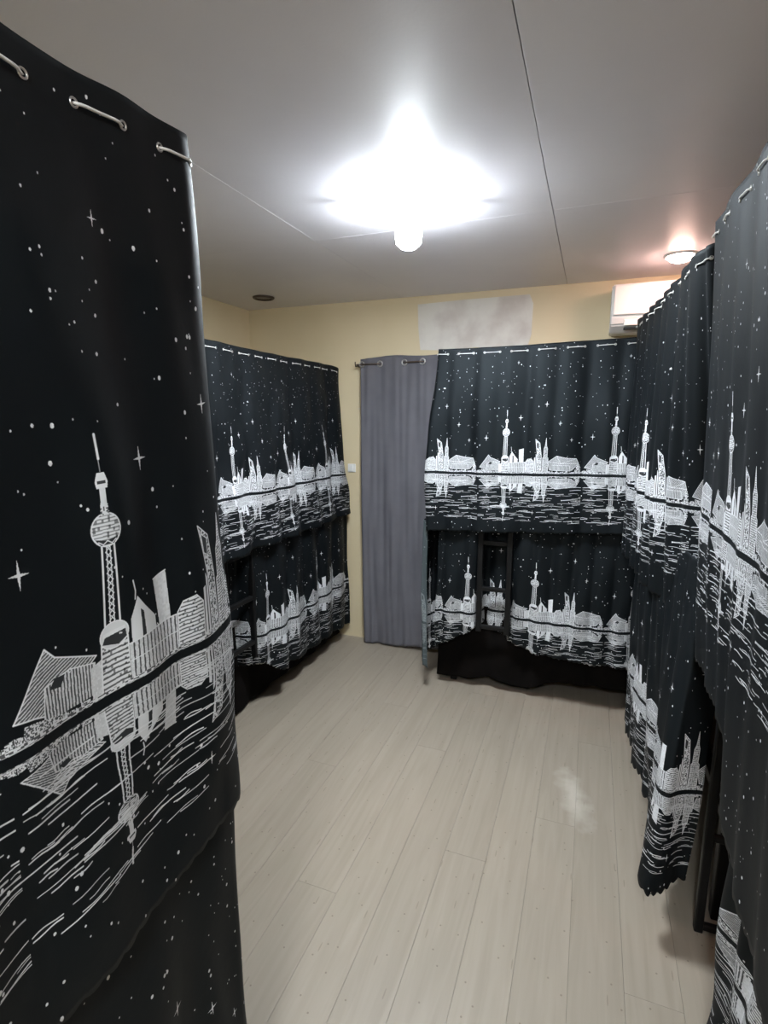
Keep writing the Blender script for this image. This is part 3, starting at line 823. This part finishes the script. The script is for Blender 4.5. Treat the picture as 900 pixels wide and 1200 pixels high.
mid = [(0.50, 2.74, 0.70), (0.25, 2.72, 0.70), (0.225, 2.66, 0.70), (0.24, 2.40, 0.70), (0.28, 2.05, 0.70), (0.285, 1.78, 0.70), (0.31, 1.73, 0.70), (0.40, 1.76, 0.70)]
bot = [(0.50, 2.72, 0.16), (0.26, 2.70, 0.18), (0.235, 2.62, 0.20), (0.255, 2.30, 0.20), (0.285, 1.98, 0.20), (0.235, 1.68, 0.19), (0.25, 1.635, 0.175), (0.365, 1.70, 0.20)]
cD2 = make_cloth([(0, top), (0.5, mid), (1, bot)],
                 [((.24, 2.42), TU), ((.285, 1.79), TU + 1.10 * PER), ((.40, 1.76), TU + 1.46 * PER)],
                 v0=0.02, pleats=[(7, 0.009, 0.0, 0)], crumple=0.004, seed=23, n=320, m=100, scallop=0.014, top_amp=.4)
curtain('black lower curtain of the right far bunk with scalloped hem above the floor', (0.25, 2.2, 0.17), cD2, wire=False)

# right near bunk
top = [(0.33, 1.64, 2.085), (0.262, 1.615, 2.085), (0.243, 1.57, 2.08), (0.245, 1.30, 2.075), (0.247, 1.0, 2.07), (0.25, 0.72, 2.06), (0.26, 0.35, 2.05)]
mid = [(0.352, 1.88, 1.33), (0.330, 1.85, 1.33), (0.315, 1.78, 1.33), (0.312, 1.45, 1.33), (0.310, 1.15, 1.33), (0.31, 0.80, 1.33), (0.32, 0.40, 1.33)]
bot = [(0.38, 1.74, 0.96), (0.335, 1.73, 0.955), (0.32, 1.68, 0.95), (0.318, 1.36, 0.925), (0.318, 1.20, 0.76), (0.325, 0.80, 0.63), (0.335, 0.40, 0.60)]
cE = make_cloth([(0, top), (0.60, mid), (1, bot)],
                [((.315, 1.80), TU + .38 * PER), ((.312, 1.458), TU + PER), ((.31, 1.25), TU + 1.37 * PER)], v0=-0.02,
                pleats=[(10, 0.0030, 0.5, 0), (5, 0.0035, 0.2, 0)], crumple=0.0022, seed=31, n=280, m=130, scallop=0.008, drift=1, top_amp=.4)
curtain('black skyline-print upper curtain of the nearest right bunk', (0.3, 1.1, 0.95), cE, start=0.10, pitch=0.135, dash=0.06)
top = [(0.50, 1.50, 1.15), (0.43, 1.47, 1.15), (0.42, 1.35, 1.15), (0.42, 1.0, 1.15), (0.42, 0.40, 1.15)]
mid = [(0.50, 1.47, 0.60), (0.42, 1.44, 0.60), (0.40, 1.32, 0.60), (0.40, 1.0, 0.60), (0.40, 0.40, 0.60)]
bot = [(0.52, 1.44, 0.05), (0.41, 1.40, 0.05), (0.37, 1.28, 0.05), (0.37, 1.0, 0.05), (0.38, 0.40, 0.06)]
cE2 = make_cloth([(0, top), (0.5, mid), (1, bot)], [(0, TU + .30), (.12, TU + .40), (.5, TU + 1.2 * PER), (1, TU + 2.4 * PER)], v0=-0.06,
                 pleats=[(7, 0.016, 0.8, 0)], crumple=0.010, seed=33, n=200, m=90, scallop=0.01)
curtain('black lower curtain of the nearest right bunk bunched down to the floor', (0.35, 1.1, 0.05), cE2, wire=False)

# ------------------------------------------------------------------ grey door curtain
def grey_curtain():
    y = 3.44
    t = empty('grey_curtain', (-1.2, y, 0.02))
    tag(t, 'plain slate grey curtain hanging on the cream back wall between two bunks', 'curtain')
    top = [(-1.485, y, 2.01), (-1.25, y + .005, 2.028), (-1.05, y, 2.018), (-0.86, y, 2.025)]
    mid = [(-1.485, y, 1.0), (-1.25, y, 1.0), (-1.05, y, 1.0), (-0.86, y, 1.0)]
    bot = [(-1.462, y - .02, 0.004), (-1.25, y - .02, 0.012), (-1.02, y - .02, 0.03), (-0.84, y, 0.03)]
    c = make_cloth([(0, top), (.5, mid), (1, bot)], [(0, 0), (1, .62)], pleats=[(3, 0.003, 0.7, 0), (2, .004, 2.0, 0)], crumple=0.004, seed=41, n=120, m=110, top_amp=.7)
    cloth_object(c, 'cloth', M['grey'], M['grey_rev'], t, 0.002)
    org = np.array(t.location)
    zr = 1.975
    pts = []
    for k in range(70):
        xx = -1.515 + 0.70 * k / 69
        ph = ((xx + 1.475) % 0.30)
        e = 0.02
        h = -0.012 * min(1, ph / e, (0.125 - ph) / e) if ph < 0.125 else 0.012 * min(1, (ph - 0.125) / e, (0.30 - ph) / e)
        if xx < -1.475: h = 0.0
        cx = np.interp(xx, c.P[4, :, 0], c.P[4, :, 1])
        pts.append((xx - org[0], cx + h - org[1], zr + 0.012 * (xx + 1.5) - org[2]))
    link('curtain_rod', tube_mesh('curtain_rod', pts, 0.005, 8), M['bronze'], t)
    ring = torus_mesh('eyelet', 0.017, 0.0045, 22, 8); ring.materials.append(M['steel'])
    for xx in (-1.475, -1.35, -1.175, -1.05, -0.90):
        o = link('eyelet', ring, None, t)
        cy = np.interp(xx, c.P[4, :, 0], c.P[4, :, 1])
        o.location = (xx - org[0], cy - 0.002 - org[1], zr + 0.012 * (xx + 1.5) - org[2])
        o.rotation_euler = (math.pi / 2, 0, 0)
    h = empty('wall_hook', (-1.52, Y1, zr))
    tag(h, 'small metal hook holding the grey curtain rod on the wall', 'hook')
    link('hook_arm', tube_mesh('hook_arm', [(0, 0, 0), (0, -0.05, -0.008), (0, -0.068, -0.012), (0, -0.075, 0.004), (0, -0.075, 0.018)], 0.004, 8), M['bronze'], h)
    link('hook_plate', lathe('hook_plate', [(0.012, 0), (0.012, 0.004), (0.008, 0.006)]), M['bronze'], h).rotation_euler = (math.pi / 2, 0, 0)
    n_ = empty('wall_nail', (-1.503, Y1, 1.68))
    tag(n_, 'tiny nail in the cream wall at the grey curtain edge', 'nail')
    link('shank', tube_mesh('shank', [(0, 0, 0), (0, -0.05, 0.004)], 0.003, 6), M['steel'], n_)
    link('head', lathe('head', [(0.008, -0.001), (0.008, 0.002)]), M['steel'], n_).location = (0, -0.05, 0.004)
    n_.children[1].rotation_euler = (math.pi / 2, 0, 0)
grey_curtain()

# ------------------------------------------------------------------ bunk frames
def bunk(label, lo, hi, H, ladder=None, slat_axis='x', deck=(0.36, 1.22), rear=None):
    """black steel bunk: four posts, rails at both decks, canopy rails, slats; ladder=(a,b,lean) between two floor points"""
    t = empty('bunk_bed', (lo[0], lo[1], 0))
    tag(t, label, 'bunk bed')
    w, d = hi[0] - lo[0], hi[1] - lo[1]
    B = M['black']
    for px in (0.02, w - 0.02):
        for py in (0.02, d - 0.02):
            square_bar('post', (px, py, 0.0), (px, py, H), 0.04, B, t)
    for z in deck:
        for py in (0.02, d - 0.02): square_bar('side_rail', (0.04, py, z), (w - 0.04, py, z), 0.036, B, t)
        for px in (0.02, w - 0.02): square_bar('end_rail', (px, 0.04, z), (px, d - 0.04, z), 0.036, B, t)
        nsl = 7
        L = w if slat_axis == 'x' else d
        for k in range(nsl):
            q = 0.10 + (L - 0.2) * k / (nsl - 1)
            if slat_axis == 'x': box('slat', (q - .035, 0.038, z + .012), (q + .035, d - 0.038, z + .03), B, t, 0.002, 1)
            else: box('slat', (0.038, q - .035, z + .012), (w - 0.038, q + .035, z + .03), B, t, 0.002, 1)
        box('deck_board', (0.03, 0.03, z + 0.030), (w - 0.03, d - 0.03, z + 0.045), M['deck'], t, 0.002, 1)
    for z in (H - 0.03, 1.50):
        for py in (0.02, d - 0.02): square_bar('guard_rail', (0.04, py, z), (w - 0.04, py, z), 0.025, B, t)
        for px in (0.02, w - 0.02): square_bar('guard_rail', (px, 0.04, z), (px, d - 0.04, z), 0.025, B, t)
    if rear == 'near': box('end_light_block', (0.05, 0.0, 0.01), (w - .05, 0.012, 1.2), B, t, 0.002, 1)  # added black board, keeps the gap at the near end dark
    if rear == 'x': box('rear_light_block', (0.0, 0.05, 0.0), (0.012, d - .05, 1.2), B, t, 0.002, 1)  # black board added behind the bunk to hide the lit wall
    if rear == 'y': box('rear_light_block', (0.05, d - 0.012, 0.0), (w - .05, d, 1.2), B, t, 0.002, 1)  # likewise an added blackout board, on the back-wall side
    return t

def ladder_on(t, a, b, z1, rungs, bar=0.03, z0=0.0):
    o = Vector((t.location.x, t.location.y, 0))
    a, b = Vector((*a, 0)) - o, Vector((*b, 0)) - o
    for p in (a, b): square_bar('ladder_rail', p + Vector((0, 0, z0)), p + Vector((0, 0, z1)), bar, M['black'], t)
    for z in rungs:
        square_bar('ladder_rung', a + Vector((0, 0, z)), b + Vector((0, 0, z)), bar * .8, M['black'], t)

bA = bunk('black steel bunk frame behind the nearest left curtain', (-2.38, -0.28), (-0.64, 0.64), 1.94, slat_axis='x')
bB = bunk('black steel bunk frame of the far left bunk with ladder', (-2.38, 1.52), (-1.78, 3.44), 1.90, slat_axis='y', rear='x')
ladder_on(bB, (-1.655, 2.11), (-1.655, 2.34), 1.20, (0.42, 0.67, 0.92, 1.15), z0=0.33)
bC = bunk('black steel bunk frame of the end bunk with ladder', (-0.74, 3.10), (1.10, 3.48), 1.93, slat_axis='x', rear='y')
ladder_on(bC, (-0.548, 2.965), (-0.385, 2.965), 1.20, (0.43, 0.66, 0.93, 1.16), z0=0.40)
bD = bunk('black steel bunk frame of the right far bunk with slim ladder', (0.46, 1.79), (2.36, 2.76), 2.0, slat_axis='x', rear='near')
ladder_on(bD, (0.415, 1.735), (0.495, 1.735), 1.20, (0.02, 0.34, 0.66, 0.98), 0.026)
square_bar('brace', Vector((0.415, 1.735, 1.10)) - bD.location, Vector((0.495, 1.735, 0.72)) - bD.location, 0.014, M['black'], bD, 0.002)
square_bar('brace', Vector((0.415, 1.735, 0.60)) - bD.location, Vector((0.495, 1.735, 0.22)) - bD.location, 0.014, M['black'], bD, 0.002)
bE = bunk('black steel bunk frame behind the nearest right curtain', (0.55, 0.32), (2.36, 1.40), 2.0, slat_axis='x')
